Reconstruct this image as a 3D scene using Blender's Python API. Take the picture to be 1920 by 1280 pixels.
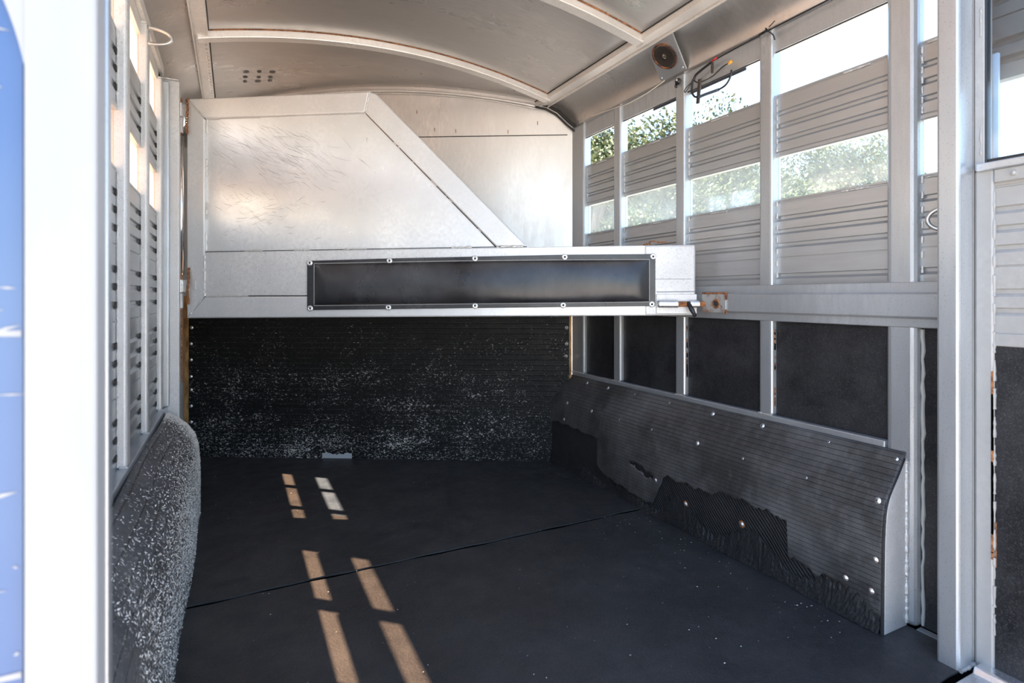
import bpy, math, random
from mathutils import Vector, Matrix
random.seed(7)
for o in list(bpy.data.objects): bpy.data.objects.remove(o)
S = bpy.context.scene
COL = S.collection

# ------------------------------------------------------------------ camera, sky, sun, exposure
YAW = math.atan(520/1040.)
cd = bpy.data.cameras.new('camera'); cam = bpy.data.objects.new('camera', cd); COL.objects.link(cam)
cd.sensor_width = 36; cd.lens = 36*1040/1920.; cd.shift_y = -85/1920.; cd.clip_start = .02; cd.clip_end = 300
cam.location = (0, 0, 1.0); cam.rotation_euler = (math.pi/2, 0, -YAW)
cd.dof.use_dof = True; cd.dof.focus_distance = 2.6; cd.dof.aperture_fstop = 4.0
S.camera = cam
S.view_settings.view_transform = 'Standard'; S.view_settings.look = 'None'
S.view_settings.gamma = 1; S.view_settings.use_curve_mapping = False
S.view_settings.exposure = 1.55

SUN = Vector((1, -.93, -2.52)).normalized()
w = bpy.data.worlds.new('sky'); S.world = w; w.use_nodes = True
nt = w.node_tree; bgn = nt.nodes['Background']
sky = nt.nodes.new('ShaderNodeTexSky'); sky.sky_type = 'NISHITA'; sky.sun_disc = False
sky.sun_elevation = math.asin(-SUN.z); sky.sun_rotation = math.atan2(-SUN.x, -SUN.y); sky.air_density = 1.0; sky.dust_density = 1.2
nt.links.new(sky.outputs[0], bgn.inputs[0]); bgn.inputs[1].default_value = .26
sd = bpy.data.lights.new('sun', 'SUN'); sd.energy = 10.0; sd.color = (1, .90, .78); sd.angle = .009
so = bpy.data.objects.new('sun', sd); COL.objects.link(so); so.rotation_euler = SUN.to_track_quat('-Z', 'Y').to_euler()
so.location = (-4, 4, 12)

# ------------------------------------------------------------------ materials
def mat(name, base, metal=0., rough=.5, spec=.5):
    m = bpy.data.materials.new(name); m.use_nodes = True
    b = m.node_tree.nodes['Principled BSDF']
    b.inputs['Base Color'].default_value = (*base, 1); b.inputs['Metallic'].default_value = metal
    b.inputs['Roughness'].default_value = rough; b.inputs['Specular IOR Level'].default_value = spec
    return m
class N:
    """small node helper"""
    def __init__(s, m): s.t = m.node_tree; s.b = s.t.nodes['Principled BSDF']; s.tc = s.t.nodes.new('ShaderNodeTexCoord')
    def co(s, sc=(1, 1, 1), rot=(0, 0, 0)):
        mp = s.t.nodes.new('ShaderNodeMapping'); mp.inputs['Scale'].default_value = sc; mp.inputs['Rotation'].default_value = rot
        s.t.links.new(s.tc.outputs['Object'], mp.inputs[0]); return mp.outputs[0]
    def noise(s, scale, sc=(1, 1, 1), detail=4, rough=.55, rot=(0, 0, 0), dist=0):
        n = s.t.nodes.new('ShaderNodeTexNoise'); n.inputs['Scale'].default_value = scale; n.inputs['Detail'].default_value = detail
        n.inputs['Roughness'].default_value = rough; n.inputs['Distortion'].default_value = dist
        s.t.links.new(s.co(sc, rot), n.inputs['Vector']); return n.outputs['Fac']
    def ramp(s, x, a, b, ca=(0, 0, 0), cb=(1, 1, 1)):
        r = s.t.nodes.new('ShaderNodeValToRGB'); r.color_ramp.elements[0].position = a; r.color_ramp.elements[1].position = b
        r.color_ramp.elements[0].color = (*ca, 1); r.color_ramp.elements[1].color = (*cb, 1)
        s.t.links.new(x, r.inputs[0]); return r.outputs[0]
    def mix(s, f, a, b, mode='MIX'):
        n = s.t.nodes.new('ShaderNodeMix'); n.data_type = 'RGBA'; n.blend_type = mode
        for i, v in ((0, f), (6, a), (7, b)):
            if hasattr(v, 'links'): s.t.links.new(v, n.inputs[i])
            elif isinstance(v, tuple): n.inputs[i].default_value = (*v, 1)
            else: n.inputs[i].default_value = v
        return n.outputs[2]
    def math(s, op, a, b=0.):
        n = s.t.nodes.new('ShaderNodeMath'); n.operation = op
        for i, v in ((0, a), (1, b)):
            if hasattr(v, 'links'): s.t.links.new(v, n.inputs[i])
            else: n.inputs[i].default_value = v
        return n.outputs[0]
    def axis(s, k):
        n = s.t.nodes.new('ShaderNodeSeparateXYZ'); s.t.links.new(s.tc.outputs['Object'], n.inputs[0]); return n.outputs[k]
    def bump(s, h, dist=.002, st=1.):
        n = s.t.nodes.new('ShaderNodeBump'); n.inputs['Distance'].default_value = dist; n.inputs['Strength'].default_value = st
        s.t.links.new(h, n.inputs['Height']); s.t.links.new(n.outputs[0], s.b.inputs['Normal'])
    def col(s, c): s.t.links.new(c, s.b.inputs['Base Color'])
    def rgh(s, c): s.t.links.new(c, s.b.inputs['Roughness'])

def alu(name, base=(.60, .60, .59), rough=.42, metal=.75, pit=.55, stretch=(1, 1, 1), scratch=False, warm=0., wear=.12):
    m = mat(name, base, metal, rough); n = N(m)
    d = tuple(c*.78 for c in base); l = tuple(min(1, c*1.12) for c in base)
    c = n.mix(n.ramp(n.noise(2.2, stretch, 6, .65), .3, .72), d, l)
    c = n.mix(n.ramp(n.noise(60, stretch, 3), .35, .7), c, tuple(x*.9 for x in base), 'MIX')
    sp = n.ramp(n.noise(240, (1, 1, 1), 0), .985-pit*.58, .985-pit*.58+.10)
    c = n.mix(n.math('MULTIPLY', sp, .28 if pit > .5 else 0.), c, (.16, .14, .12))
    if scratch:
        for rot, sc in (((0, .55, 0), 7), ((0, .9, 0), 9), ((0, .15, 0), 6)):
            f = n.noise(sc, (1, 1, 14), 3, .6, rot, 1.2)
            a = n.math('ABSOLUTE', n.math('SUBTRACT', f, .5)); a = n.ramp(a, .0, .008, (1, 1, 1), (0, 0, 0))
            msk = n.ramp(n.noise(5.5, (1, 1, 1), 2), .50, .62)
            g = n.t.nodes.new('ShaderNodeTexGradient'); g.gradient_type = 'SPHERICAL'
            mp = n.t.nodes.new('ShaderNodeMapping'); mp.inputs['Location'].default_value = (-.45*2.4, 0, -1.62*2.4); mp.inputs['Scale'].default_value = (2.4, 0, 2.4)
            n.t.links.new(n.tc.outputs['Object'], mp.inputs[0]); n.t.links.new(mp.outputs[0], g.inputs[0])
            a = n.math('MULTIPLY', n.math('MULTIPLY', a, msk), n.ramp(g.outputs['Fac'], .0, .4))
            c = n.mix(n.math('MULTIPLY', a, .75), c, (.2, .19, .18))
    n.col(c)
    n.rgh(n.ramp(n.noise(5, stretch, 5, .7), .3, .75, (rough-wear,)*3, (rough+wear,)*3))
    n.bump(n.noise(90, stretch, 3), .0006, .5)
    return m
A_post = alu('aluminium_post', (.54, .565, .59), .38, .7, .52, (1, 1, .15))
A_slat = alu('aluminium_slat', (.51, .52, .53), .38, .7, .5, (1, .12, 1))
A_gate = alu('aluminium_gate', (.74, .745, .74), .48, .55, .52, (1, 1, 1))
A_sheet = alu('aluminium_gate_sheet', (.78, .79, .79), .38, .6, .5, (1, 1, 1))
A_front = alu('aluminium_front_sheet', (.80, .77, .74), .38, .62, .5, (1, 1, .4))
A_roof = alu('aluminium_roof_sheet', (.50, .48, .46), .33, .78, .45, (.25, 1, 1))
A_bow = alu('aluminium_roof_bow', (.80, .77, .73), .42, .5, .55)
A_worn = alu('worn_white_aluminium', (.62, .61, .60), .5, .35, .56)
A_door = alu('door_aluminium', (.38, .375, .365), .5, .3, .5)
A_bright = alu('smooth_aluminium', (.78, .78, .78), .25, .85, .4)
P_white = mat('white_painted_frame', (.5, .5, .5), .0, .5)
n = N(P_white); n.col(n.mix(n.ramp(n.noise(14, (1, 1, .3), 4), .4, .8), (.34, .34, .345), (.30, .30, .30)))
WELD = mat('weld_bead', (.66, .65, .63), .6, .5); n = N(WELD); n.bump(n.noise(180, (1, 1, 1), 2), .003, 1)
CHROME = mat('polished_rod', (.75, .75, .76), 1, .12)
BLACK = mat('black_plastic', (.012, .012, .014), 0, .4)
RINGM = mat('scratched_steel', (.50, .49, .47), .8, .35)
CAULK = mat('dark_seam', (.03, .028, .026), 0, .9)
CAULKG = mat('grey_caulk', (.38, .38, .36), 0, .8)
DULL = mat('dusty_washer', (.35, .34, .32), .2, .7)
ZINC = mat('zinc_screw', (.8, .8, .8), .8, .3)
RUST = mat('rust', (.22, .08, .03), .1, .85); n = N(RUST)
n.col(n.mix(n.ramp(n.noise(90, (1, 1, 1), 4), .35, .65), (.09, .035, .018), (.42, .17, .06)))
n.bump(n.noise(150), .002, 1)
PLY = mat('weathered_plywood_edge', (.35, .17, .06), 0, .8); n = N(PLY)
n.col(n.mix(n.ramp(n.noise(40, (1, 1, .3), 4), .35, .65), (.16, .07, .02), (.55, .31, .12)))
RUSTG = mat('rusted_galvanised', (.5, .5, .5), .6, .5); n = N(RUSTG)
n.col(n.mix(n.ramp(n.noise(22, (1, 1, 1), 5, .7), .52, .66), (.5, .5, .49), (.32, .13, .05)))

def rubber(name, base, ribs=None, axis=2, speck=0, rough=.55, dust=.1, weave=False, chips=(.62, .60, .57), tread=False):
    m = mat(name, base, 0, rough, .5); n = N(m)
    lt = tuple(c+dust*.35 for c in base)
    c = n.mix(n.ramp(n.noise(3.5, (1, 1, 1), 8, .7), .42, .75), base, lt)
    c = n.mix(n.math('MULTIPLY', n.ramp(n.noise(300, (1, 1, 1), 3, .7), .52, .75), .30), c, (.2, .2, .2))
    c = n.mix(n.math('MULTIPLY', n.ramp(n.noise(16, (1, 2.5, 1), 6, .75), .5, .8), .35), c, tuple(x+dust*.6 for x in base))
    h = n.noise(160, (1, 1, 1), 3)
    if ribs:
        z = n.axis(axis)
        wv = n.math('FRACT', n.math('MULTIPLY', z, 1./ribs))
        ln = n.ramp(n.math('ABSOLUTE', n.math('SUBTRACT', wv, .5)), .0, .07, (1, 1, 1), (0, 0, 0))
        wob = n.ramp(n.noise(5, (1, 1, 1), 4), .4, .6)
        c = n.mix(n.math('MULTIPLY', ln, .75), c, (.004, .004, .004))
        l2 = n.ramp(n.math('ABSOLUTE', n.math('SUBTRACT', wv, .62)), .0, .04, (1, 1, 1), (0, 0, 0))
        c = n.mix(n.math('MULTIPLY', n.math('MULTIPLY', l2, wob), .3), c, (.25, .25, .24))
        h = n.math('SUBTRACT', n.math('MULTIPLY', h, .3), n.math('MULTIPLY', ln, 1.))
    if weave:
        wa = n.t.nodes.new('ShaderNodeTexWave'); wa.inputs['Scale'].default_value = 38; wa.inputs['Distortion'].default_value = .6
        wa.bands_direction = 'DIAGONAL'; n.t.links.new(n.co((1, 1, -1)), wa.inputs['Vector'])
        h = wa.outputs['Fac']; c = n.mix(n.ramp(h, .3, .9), (.004, .004, .005), (.035, .035, .037))
    if tread:
        v = n.t.nodes.new('ShaderNodeTexVoronoi'); v.inputs['Scale'].default_value = 130; n.t.links.new(n.co((1, 1, .01)), v.inputs['Vector'])
        h = n.math('ADD', n.math('MULTIPLY', h, .25), n.math('MULTIPLY', v.outputs['Distance'], -.3))
    if speck:
        g = n.axis(2)
        dens = n.ramp(g, 0., .95, (1, 1, 1), (.0, .0, .0))
        nz = n.noise(118, (.6, 1, 1.0), 5, .75, (0, 0, 0), 1.0)
        big = n.noise(2.4, (1, 1, 2.2), 5, .7)
        line = n.ramp(n.math('ABSOLUTE', n.math('SUBTRACT', n.math('FRACT', n.math('MULTIPLY', g, 1./(ribs or .03))), .55)), 0, .16, (1, 1, 1), (0, 0, 0))
        v = n.math('ADD', nz, n.math('MULTIPLY', dens, .075*speck))
        v = n.math('ADD', v, n.math('MULTIPLY', n.math('SUBTRACT', big, .5), .34))
        v = n.math('ADD', v, n.math('MULTIPLY', line, .022))
        f = n.ramp(v, .668, .70)
        c = n.mix(f, c, chips); h = n.math('ADD', h, n.math('MULTIPLY', f, 1.0))
    n.col(c); n.bump(h, .002, .8 if (ribs or weave or speck or tread) else .4)
    n.rgh(n.ramp(n.noise(9, (1, 1, 1), 6, .7), .3, .7, (rough-.1,)*3, (rough+.15,)*3))
    return m
R_floor = rubber('black_rubber_mat', (.018, .0195, .022), rough=.50, dust=.06, tread=True)
R_wall = rubber('ribbed_rubber_with_wood_dust', (.004, .004, .004), ribs=.0315, speck=1.3, rough=.55, dust=.01, chips=(.75, .73, .70))
R_wall.node_tree.nodes['Principled BSDF'].inputs['Specular IOR Level'].default_value = .22
R_left = rubber('dusty_ribbed_rubber', (.070, .070, .072), ribs=.031, speck=1.6, rough=.5, dust=.22, chips=(.5, .49, .47))
R_kick = rubber('ribbed_rubber_liner', (.034, .033, .033), ribs=.0155, rough=.40, dust=.30)
R_back = rubber('cord_backing', (.01, .01, .01), weave=True, rough=.55)
R_fray = rubber('frayed_rubber', (.008, .008, .009), rough=.6, dust=.02)
R_panel = rubber('smooth_black_rubber', (.006, .006, .008), rough=.45, dust=.07)
R_panel.node_tree.nodes['Principled BSDF'].inputs['Specular IOR Level'].default_value = .35
R_pad = mat('black_vinyl', (.016, .016, .018), 0, .27, .6); n = N(R_pad)
n.col(n.mix(n.ramp(n.noise(5, (1, 1, 1), 6, .7), .4, .75), (.014, .014, .016), (.045, .046, .05)))
n.rgh(n.ramp(n.noise(6, (1, 1, .3), 6, .7), .3, .7, (.2,)*3, (.42,)*3)); n.bump(n.noise(9, (1, 1, 1), 4), .004, .4)
PIPING = mat('pad_piping', (.30, .29, .28), 0, .5)
SHAV = mat('wood_shavings', (.80, .77, .72), 0, .9)
def glass(name, tint, haze, hcol=(.9, .93, .9)):
    m = bpy.data.materials.new(name); m.use_nodes = True; t = m.node_tree
    for x in list(t.nodes):
        if x.type != 'OUTPUT_MATERIAL': t.nodes.remove(x)
    tr = t.nodes.new('ShaderNodeBsdfTransparent'); tr.inputs[0].default_value = (*tint, 1)
    df = t.nodes.new('ShaderNodeBsdfTranslucent'); df.inputs[0].default_value = (*hcol, 1)
    gl = t.nodes.new('ShaderNodeBsdfGlossy'); gl.inputs['Roughness'].default_value = .06
    nz = t.nodes.new('ShaderNodeTexNoise'); nz.inputs['Scale'].default_value = 4; nz.inputs['Detail'].default_value = 6
    tc = t.nodes.new('ShaderNodeTexCoord'); t.links.new(tc.outputs['Object'], nz.inputs['Vector'])
    mr = t.nodes.new('ShaderNodeMapRange'); mr.inputs[1].default_value = .3; mr.inputs[2].default_value = .7
    mr.inputs[3].default_value = haze*.7; mr.inputs[4].default_value = haze*1.4; t.links.new(nz.outputs['Fac'], mr.inputs[0])
    m1 = t.nodes.new('ShaderNodeMixShader'); t.links.new(mr.outputs[0], m1.inputs[0]); t.links.new(tr.outputs[0], m1.inputs[1]); t.links.new(df.outputs[0], m1.inputs[2])
    m2 = t.nodes.new('ShaderNodeMixShader'); m2.inputs[0].default_value = .06; t.links.new(m1.outputs[0], m2.inputs[1]); t.links.new(gl.outputs[0], m2.inputs[2])
    t.links.new(m2.outputs[0], t.nodes['Material Output'].inputs[0]); return m
G_haze = glass('hazy_plexiglass', (.93, .97, .94), .12)
G_warm = glass('sun_tint_plexiglass', (.96, .79, .66), .06, (1, .92, .84))  # amber tint put into the panes to warm the sun patches on the floor
G_door = glass('door_glass', (.90, .96, 1), .06)

# ------------------------------------------------------------------ mesh helpers
class MB:
    def __init__(s): s.v = []; s.f = []; s.m = []; s.cur = 0
    def add(s, vs, fs):
        k = len(s.v); s.v += [tuple(v) for v in vs]; s.f += [tuple(i+k for i in f) for f in fs]; s.m += [s.cur]*len(fs); return s
    def box(s, x0, x1, y0, y1, z0, z1):
        return s.add([(x, y, z) for z in (z0, z1) for y in (y0, y1) for x in (x0, x1)],
                     [(0, 2, 3, 1), (4, 5, 7, 6), (0, 1, 5, 4), (2, 6, 7, 3), (0, 4, 6, 2), (1, 3, 7, 5)])
    def prism(s, pts, a, b, ax):
        """closed 2-D polygon extruded along axis ax (0:x 1:y 2:z); pts hold the other two coordinates in order"""
        def p(q, t): return (t, q[0], q[1]) if ax == 0 else ((q[0], t, q[1]) if ax == 1 else (q[0], q[1], t))
        n = len(pts); vs = [p(q, a) for q in pts]+[p(q, b) for q in pts]
        fs = [tuple(range(n))[::-1], tuple(range(n, 2*n))]+[(i, (i+1) % n, n+(i+1) % n, n+i) for i in range(n)]
        return s.add(vs, fs)
    def tube(s, path, r, seg=8, closed=False):
        P = [Vector(p) for p in path]; n = len(P); R = r if isinstance(r, (list, tuple)) else [r]*n
        vs = []; up = None
        for i, p in enumerate(P):
            if closed: t = P[(i+1) % n]-P[i-1]
            else: t = P[min(i+1, n-1)]-P[max(i-1, 0)]
            t = t.normalized()
            if up is None: up = t.orthogonal().normalized()
            up = (up-t*up.dot(t)).normalized(); q = t.cross(up)
            for k in range(seg):
                a = 2*math.pi*k/seg; vs.append(p+(up*math.cos(a)+q*math.sin(a))*R[i])
        fs = []
        for i in range(n if closed else n-1):
            j = (i+1) % n
            for k in range(seg): fs.append((i*seg+k, i*seg+(k+1) % seg, j*seg+(k+1) % seg, j*seg+k))
        if not closed: fs += [tuple(range(seg))[::-1], tuple((n-1)*seg+k for k in range(seg))]
        return s.add(vs, fs)
    def grid(s, nu, nv, fn, skip=None):
        vs = [fn(i/(nu), j/(nv)) for j in range(nv+1) for i in range(nu+1)]
        fs = []
        for j in range(nv):
            for i in range(nu):
                if skip and skip((i+.5)/nu, (j+.5)/nv): continue
                a = j*(nu+1)+i; fs.append((a, a+1, a+nu+2, a+nu+1))
        return s.add(vs, fs)
    def lathe(s, prof, M, seg=24):
        n = len(prof); vs = []
        for k in range(seg):
            a = 2*math.pi*k/seg
            for r, h in prof: vs.append(M @ Vector((r*math.cos(a), r*math.sin(a), h)))
        fs = [(k*n+i, ((k+1) % seg)*n+i, ((k+1) % seg)*n+i+1, k*n+i+1) for k in range(seg) for i in range(n-1)]
        return s.add(vs, fs)
    def build(s, name, mats, parent=None, bevel=0, smooth=False, solid=0, off=-1):
        me = bpy.data.meshes.new(name); me.from_pydata(s.v, [], s.f); me.validate(); me.update()
        if not isinstance(mats, (list, tuple)): mats = [mats]
        for m in mats: me.materials.append(m)
        if len(me.polygons) == len(s.m): me.polygons.foreach_set('material_index', s.m)
        import bmesh
        bm = bmesh.new(); bm.from_mesh(me); bmesh.ops.recalc_face_normals(bm, faces=bm.faces); bm.to_mesh(me); bm.free()
        if smooth: me.polygons.foreach_set('use_smooth', [True]*len(me.polygons))
        o = bpy.data.objects.new(name, me); COL.objects.link(o)
        if parent: o.parent = parent
        if solid:
            q = o.modifiers.new('thick', 'SOLIDIFY'); q.thickness = solid; q.offset = off
        if bevel:
            q = o.modifiers.new('bevel', 'BEVEL'); q.width = bevel; q.segments = 2; q.limit_method = 'ANGLE'
        return o
def tag(o, label, cat, group=None):
    o['label'] = label; o['category'] = cat
    if group: o['group'] = group
    return o
def struct(o): o['kind'] = 'structure'; return o
def stuff(o): o['kind'] = 'stuff'; return o
def empty(name, loc=(0, 0, 0), rz=0, parent=None):
    o = bpy.data.objects.new(name, None); COL.objects.link(o); o.location = loc; o.rotation_euler = (0, 0, rz); o.empty_display_size = .05
    if parent: o.parent = parent
    return o
def copy_tree(o, parent=None):
    c = o.copy(); COL.objects.link(c); c.parent = parent
    for ch in list(o.children): copy_tree(ch, c)
    return c
def smooth_path(pts, k=6):
    P = [Vector(p) for p in pts]; out = []
    for i in range(len(P)-1):
        a = P[max(i-1, 0)]; b = P[i]; c = P[i+1]; d = P[min(i+2, len(P)-1)]
        for j in range(k):
            t = j/k; out.append(.5*((2*b)+(c-a)*t+(2*a-5*b+4*c-d)*t*t+(3*b-a-3*c+d)*t**3))
    return out+[P[-1]]
def weldline(mb, a, b, r=.0035, lump=.35, step=.008):
    a = Vector(a); b = Vector(b); n = max(3, int((b-a).length/step))
    mb.tube([a+(b-a)*i/n for i in range(n+1)], [r*(1+lump*(random.random()-.5)*2) for i in range(n+1)], 6)

XR, XL = 1.829, -.285          # inner faces of the side-wall posts
F0 = Vector((-.2365, 4.007)); FD = Vector((1.943, -1.097)).normalized(); FN = Vector((FD.y, -FD.x))  # slanted front wall, normal towards camera
FA = math.atan2(FD.y, FD.x)

# ================================================================== large structure
# floor deck and ground outside
struct(MB().box(-.36, 1.90, .74, 4.3, -.10, -.0055).build('floor', mat('dark_deck', (.002, .002, .002), 0, 1, 0)))
gm = mat('gravel_yard', (.46, .43, .39), 0, .9); n = N(gm)
n.col(n.mix(n.ramp(n.noise(1.3, (1, 1, 1), 8, .7), .35, .7), (.50, .46, .41), (.36, .34, .31))); n.bump(n.noise(40), .01, .6)
struct(MB().box(-60, 60, -60, 60, -.62, -.56).build('ground', gm))

# ceiling : arched sheet between two rails, quarter-round coves down to the side walls
def zc(x): return 2.17+.125*(1-((x-.765)/.925)**2)
mb = MB()
mb.grid(28, 8, lambda u, v: (-.165+u*1.86, .70+v*3.7, zc(-.165+u*1.86)))
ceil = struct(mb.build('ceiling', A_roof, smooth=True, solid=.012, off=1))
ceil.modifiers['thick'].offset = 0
def cove(sgn, x0, xw, name):
    def fn(u, v):
        t = u; a = (x0, 2.172); c = (xw-.022*sgn, 2.135); b = (xw, 2.018)
        return ((1-t)**2*a[0]+2*t*(1-t)*c[0]+t*t*b[0], .70+v*3.7, (1-t)**2*a[1]+2*t*(1-t)*c[1]+t*t*b[1])
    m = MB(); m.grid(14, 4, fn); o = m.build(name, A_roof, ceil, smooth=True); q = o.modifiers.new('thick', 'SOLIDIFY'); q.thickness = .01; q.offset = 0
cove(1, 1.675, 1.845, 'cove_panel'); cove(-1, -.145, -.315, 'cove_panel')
# longitudinal roof rails : flat lower flange with a turned lip
def rail(x0, x1, lip):
    m = MB(); m.box(x0, x1, .72, 3.9, 2.150, 2.184); m.box(min(lip, lip+.006), max(lip, lip+.006), .72, 3.9, 2.138, 2.17)
    o = m.build('roof_rail', A_bow, ceil, bevel=.002); return o
rail(1.632, 1.69, 1.69); rail(-.165, -.105, -.167)
for sx in (1.630, -.104): MB().tube([(sx, .72, zc(sx)-.006), (sx, 3.9, zc(sx)-.006)], .0035, 6).build('sealant_line', CAULK, ceil)
m = MB()
for i in range(26):
    m.lathe([(0, -.003), (.004, -.0025), (.006, 0)], Matrix.Translation((-.118, 2.9+i*.045, 2.149)), 8)
m.build('rivet_row', ZINC, ceil, smooth=True); 
# dusty hand marks pressed on the roof sheet
m = MB(); k = 0
for i in range(3):
    for j in range(3):
        x = .058+.064*i+random.uniform(-.006, .006); y = 3.34+.070*j-.02*i*0+random.uniform(-.01, .01); a = random.uniform(.011, .017); b = .020
        z = zc(x)-.0075
        m.add([(x+a*math.cos(t*.524), y+b*math.sin(t*.524), zc(x+a*math.cos(t*.524))-.0075) for t in range(12)], [tuple(range(12))])
m.build('smudge_mark', mat('grey_smudge', (.13, .12, .11), .2, .6), ceil)

# roof bows (hat-section ribs bolted under the roof sheet)
def bow(y, label):
    root = MB()
    n_ = 28
    def ring(x):
        z = zc(x)-.004
        return [(x, y, z), (x, y, z-.038), (x, y+.052, z-.038), (x, y+.052, z)]
    vs = []; xs = [-.15+1.80*i/n_ for i in range(n_+1)]
    for x in xs: vs += ring(x)
    fs = [(4*i+k, 4*i+(k+1) % 4, 4*i+4+(k+1) % 4, 4*i+4+k) for i in range(n_) for k in range(4)]+[(0, 1, 2, 3), (4*n_, 4*n_+3, 4*n_+2, 4*n_+1)]
    root.add(vs, fs)
    o = root.build('roof_bow', A_bow, bevel=.004)
    tag(o, label, 'roof rib', None)
    s_ = MB(); s_.tube([(x, y-.003, zc(x)-.007) for x in xs], .003, 6); s_.build('sealant_line', RUST, o)
    wd = MB()
    for sx in (-.148, 1.648):
        weldline(wd, (sx, y-.002, zc(sx)-.04), (sx, y-.002, zc(sx)-.01)); weldline(wd, (sx, y, zc(sx)-.044), (sx, y+.05, zc(sx)-.044))
    wd.build('weld', WELD, o)
    return o
bow(2.80, 'arched white roof rib furthest in, crossing above the slanted divider gate')
bow(1.967, 'arched white roof rib nearer the viewer, ending beside the round speaker')

# front (slanted) bulkhead
fw = struct(empty('wall_front', (F0.x, F0.y, 0), FA))
def fxy(L): p = F0+FD*L; return p
m = MB(); prof = [(-.10, 0), (2.412, 0)]
top = []
for i in range(41):
    L = 2.412-2.512*i/40; x = fxy(L).x
    if x > 1.675: t = min(1, (x-1.675)/.17); z = 2.172-.154*t**1.8
    elif x < -.145: t = min(1, (-.145-x)/.17); z = 2.172-.154*t**1.8
    else: z = zc(x)
    top.append((L, z))
m.prism(prof+top, .0, .03, 1)
m.build('lower_sheet', A_front, fw)
m = MB()                                                     # upper sheet overlapping the seam
m.prism([(-.05, 1.978), (2.342, 1.978)]+[(L, z-.005) for L, z in top if -.05 <= L <= 2.342], -.004, -.0005, 1); m.build('upper_sheet', A_front, fw)
m = MB(); m.box(.6, 2.342, -.0045, -.0008, 1.974, 1.978); m.build('seam', CAULK, fw)
m = MB()                                                     # angle trim following the roof curve
pts = [(L, -.012, z-.035) for L, z in top if .2 < L < 2.2]
m.tube(pts, .008, 8); m.tube([(a, b-.004, c-.016) for a, b, c in pts], .004, 6); m.build('edge_bead', A_bow, fw, smooth=True)
m = MB(); pts = [(L, -.012, z-.016) for L, z in top if L >= 2.14 and L < 2.45]
m.tube(pts, .010, 8); m.tube([(a-.012, b-.006, c-.022) for a, b, c in pts], .006, 6); m.build('rubber_edge', CAULK, fw, smooth=True)
m = MB()
for L, z in ((1.53, 2.02), (1.66, 2.01), (1.98, 2.0), (2.16, 2.05), (1.42, 2.13)):
    m.box(L, L+.004, -.0052, -.0040, z-.012, z+.010)
m.lathe([(0, -.003), (.012, -.002), (.016, 0)], Matrix.Translation((1.50, -.004, 2.01)) @ Matrix.Rotation(math.pi/2, 4, 'X'), 12)
m.build('scuff', RUST, fw)

# black ribbed mat covering the lower half of the bulkhead
fm = empty('wall_mat', (F0.x+FN.x*.006, F0.y+FN.y*.006, 0), FA)
tag(fm, 'large black ribbed rubber sheet speckled with wood dust on the far wall', 'rubber sheet')
m = MB(); m.box(-.015, 2.352, -.008, 0, .0, 1.0); m.build('rubber_sheet', R_wall, fm)
for a, b, c in ((-.05, -.017, .16), (2.353, 2.366, .50)): MB().box(a, b, -.006, .012, c, 1.0).build('plywood_edge', PLY, fm, bevel=.002)
scr = MB(); scr.lathe([(0, .0045), (.004, .0045), (.0045, .003), (.0095, .0025), (.0105, 0)], Matrix.Rotation(math.pi/2, 4, 'X'), 16); scr.cur = 1
scr.lathe([(0, .005), (.003, .0047)], Matrix.Rotation(math.pi/2, 4, 'X'), 8)
s0 = scr.build('screw', [ZINC, CAULK], fm, smooth=True); first = True
for L, z in [(.004, .803), (0, .702), (0, .602), (-.001, .498), (0, .415), (0, .314), (0, .214), (2.337, .809), (2.337, .712), (2.333, .638)]:
    q = s0 if first else s0.copy()
    if not first: COL.objects.link(q)
    q.location = (L, -.008, z); first = False
m = MB(); pts = []
for i in range(15): pts.append((.835+.185*i/14, .002))
for i in range(15): pts.append((1.02-.185*i/14, .030+random.uniform(-.008, .008)+(.008 if i > 9 else 0)))
m.prism(pts, -.0095, -.008, 1); m.build('torn_patch', mat('bare_pale_patch', (.55, .57, .58), .3, .6), fm)

# ------------------------------------------------------------------ side walls
def plank_profile(ztop, zbot, out):
    out *= .62
    """inner outline (x offset, z) of louvred planks from top to bottom; grooves go outwards by out"""
    P = [(0, ztop), (0, ztop-.006), (out*.35, ztop-.008), (out*.35, ztop-.012), (0, ztop-.014)]
    z = ztop
    while z > zbot+.01:
        for g in (.062, .112, .164):
            a = z-g
            if a-.024 > zbot: P += [(0, a), (out, a-.003), (out, a-.013), (out*.0, a-.022)]
        b = z-.222
        if b > zbot+.012: P += [(0, b+.004), (out*.4, b+.003), (out*.4, b), (0, b-.001)]
        z -= .218
    if ztop-zbot < .26: P += [(0, zbot+.016), (-out*.5, zbot+.014), (-out*.5, zbot+.004)]
    P.append((0, zbot)); return P
def sheet(x, out, y0, y1, ztop, zbot, parent, name='slat_panel'):
    pr = [(x+dx, z) for dx, z in plank_profile(ztop, zbot, out)]
    back = [(x+out*1.6, zbot), (x+out*1.6, ztop)]
    return MB().prism(pr+back, y0, y1, 1).build(name, A_slat, parent)

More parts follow.
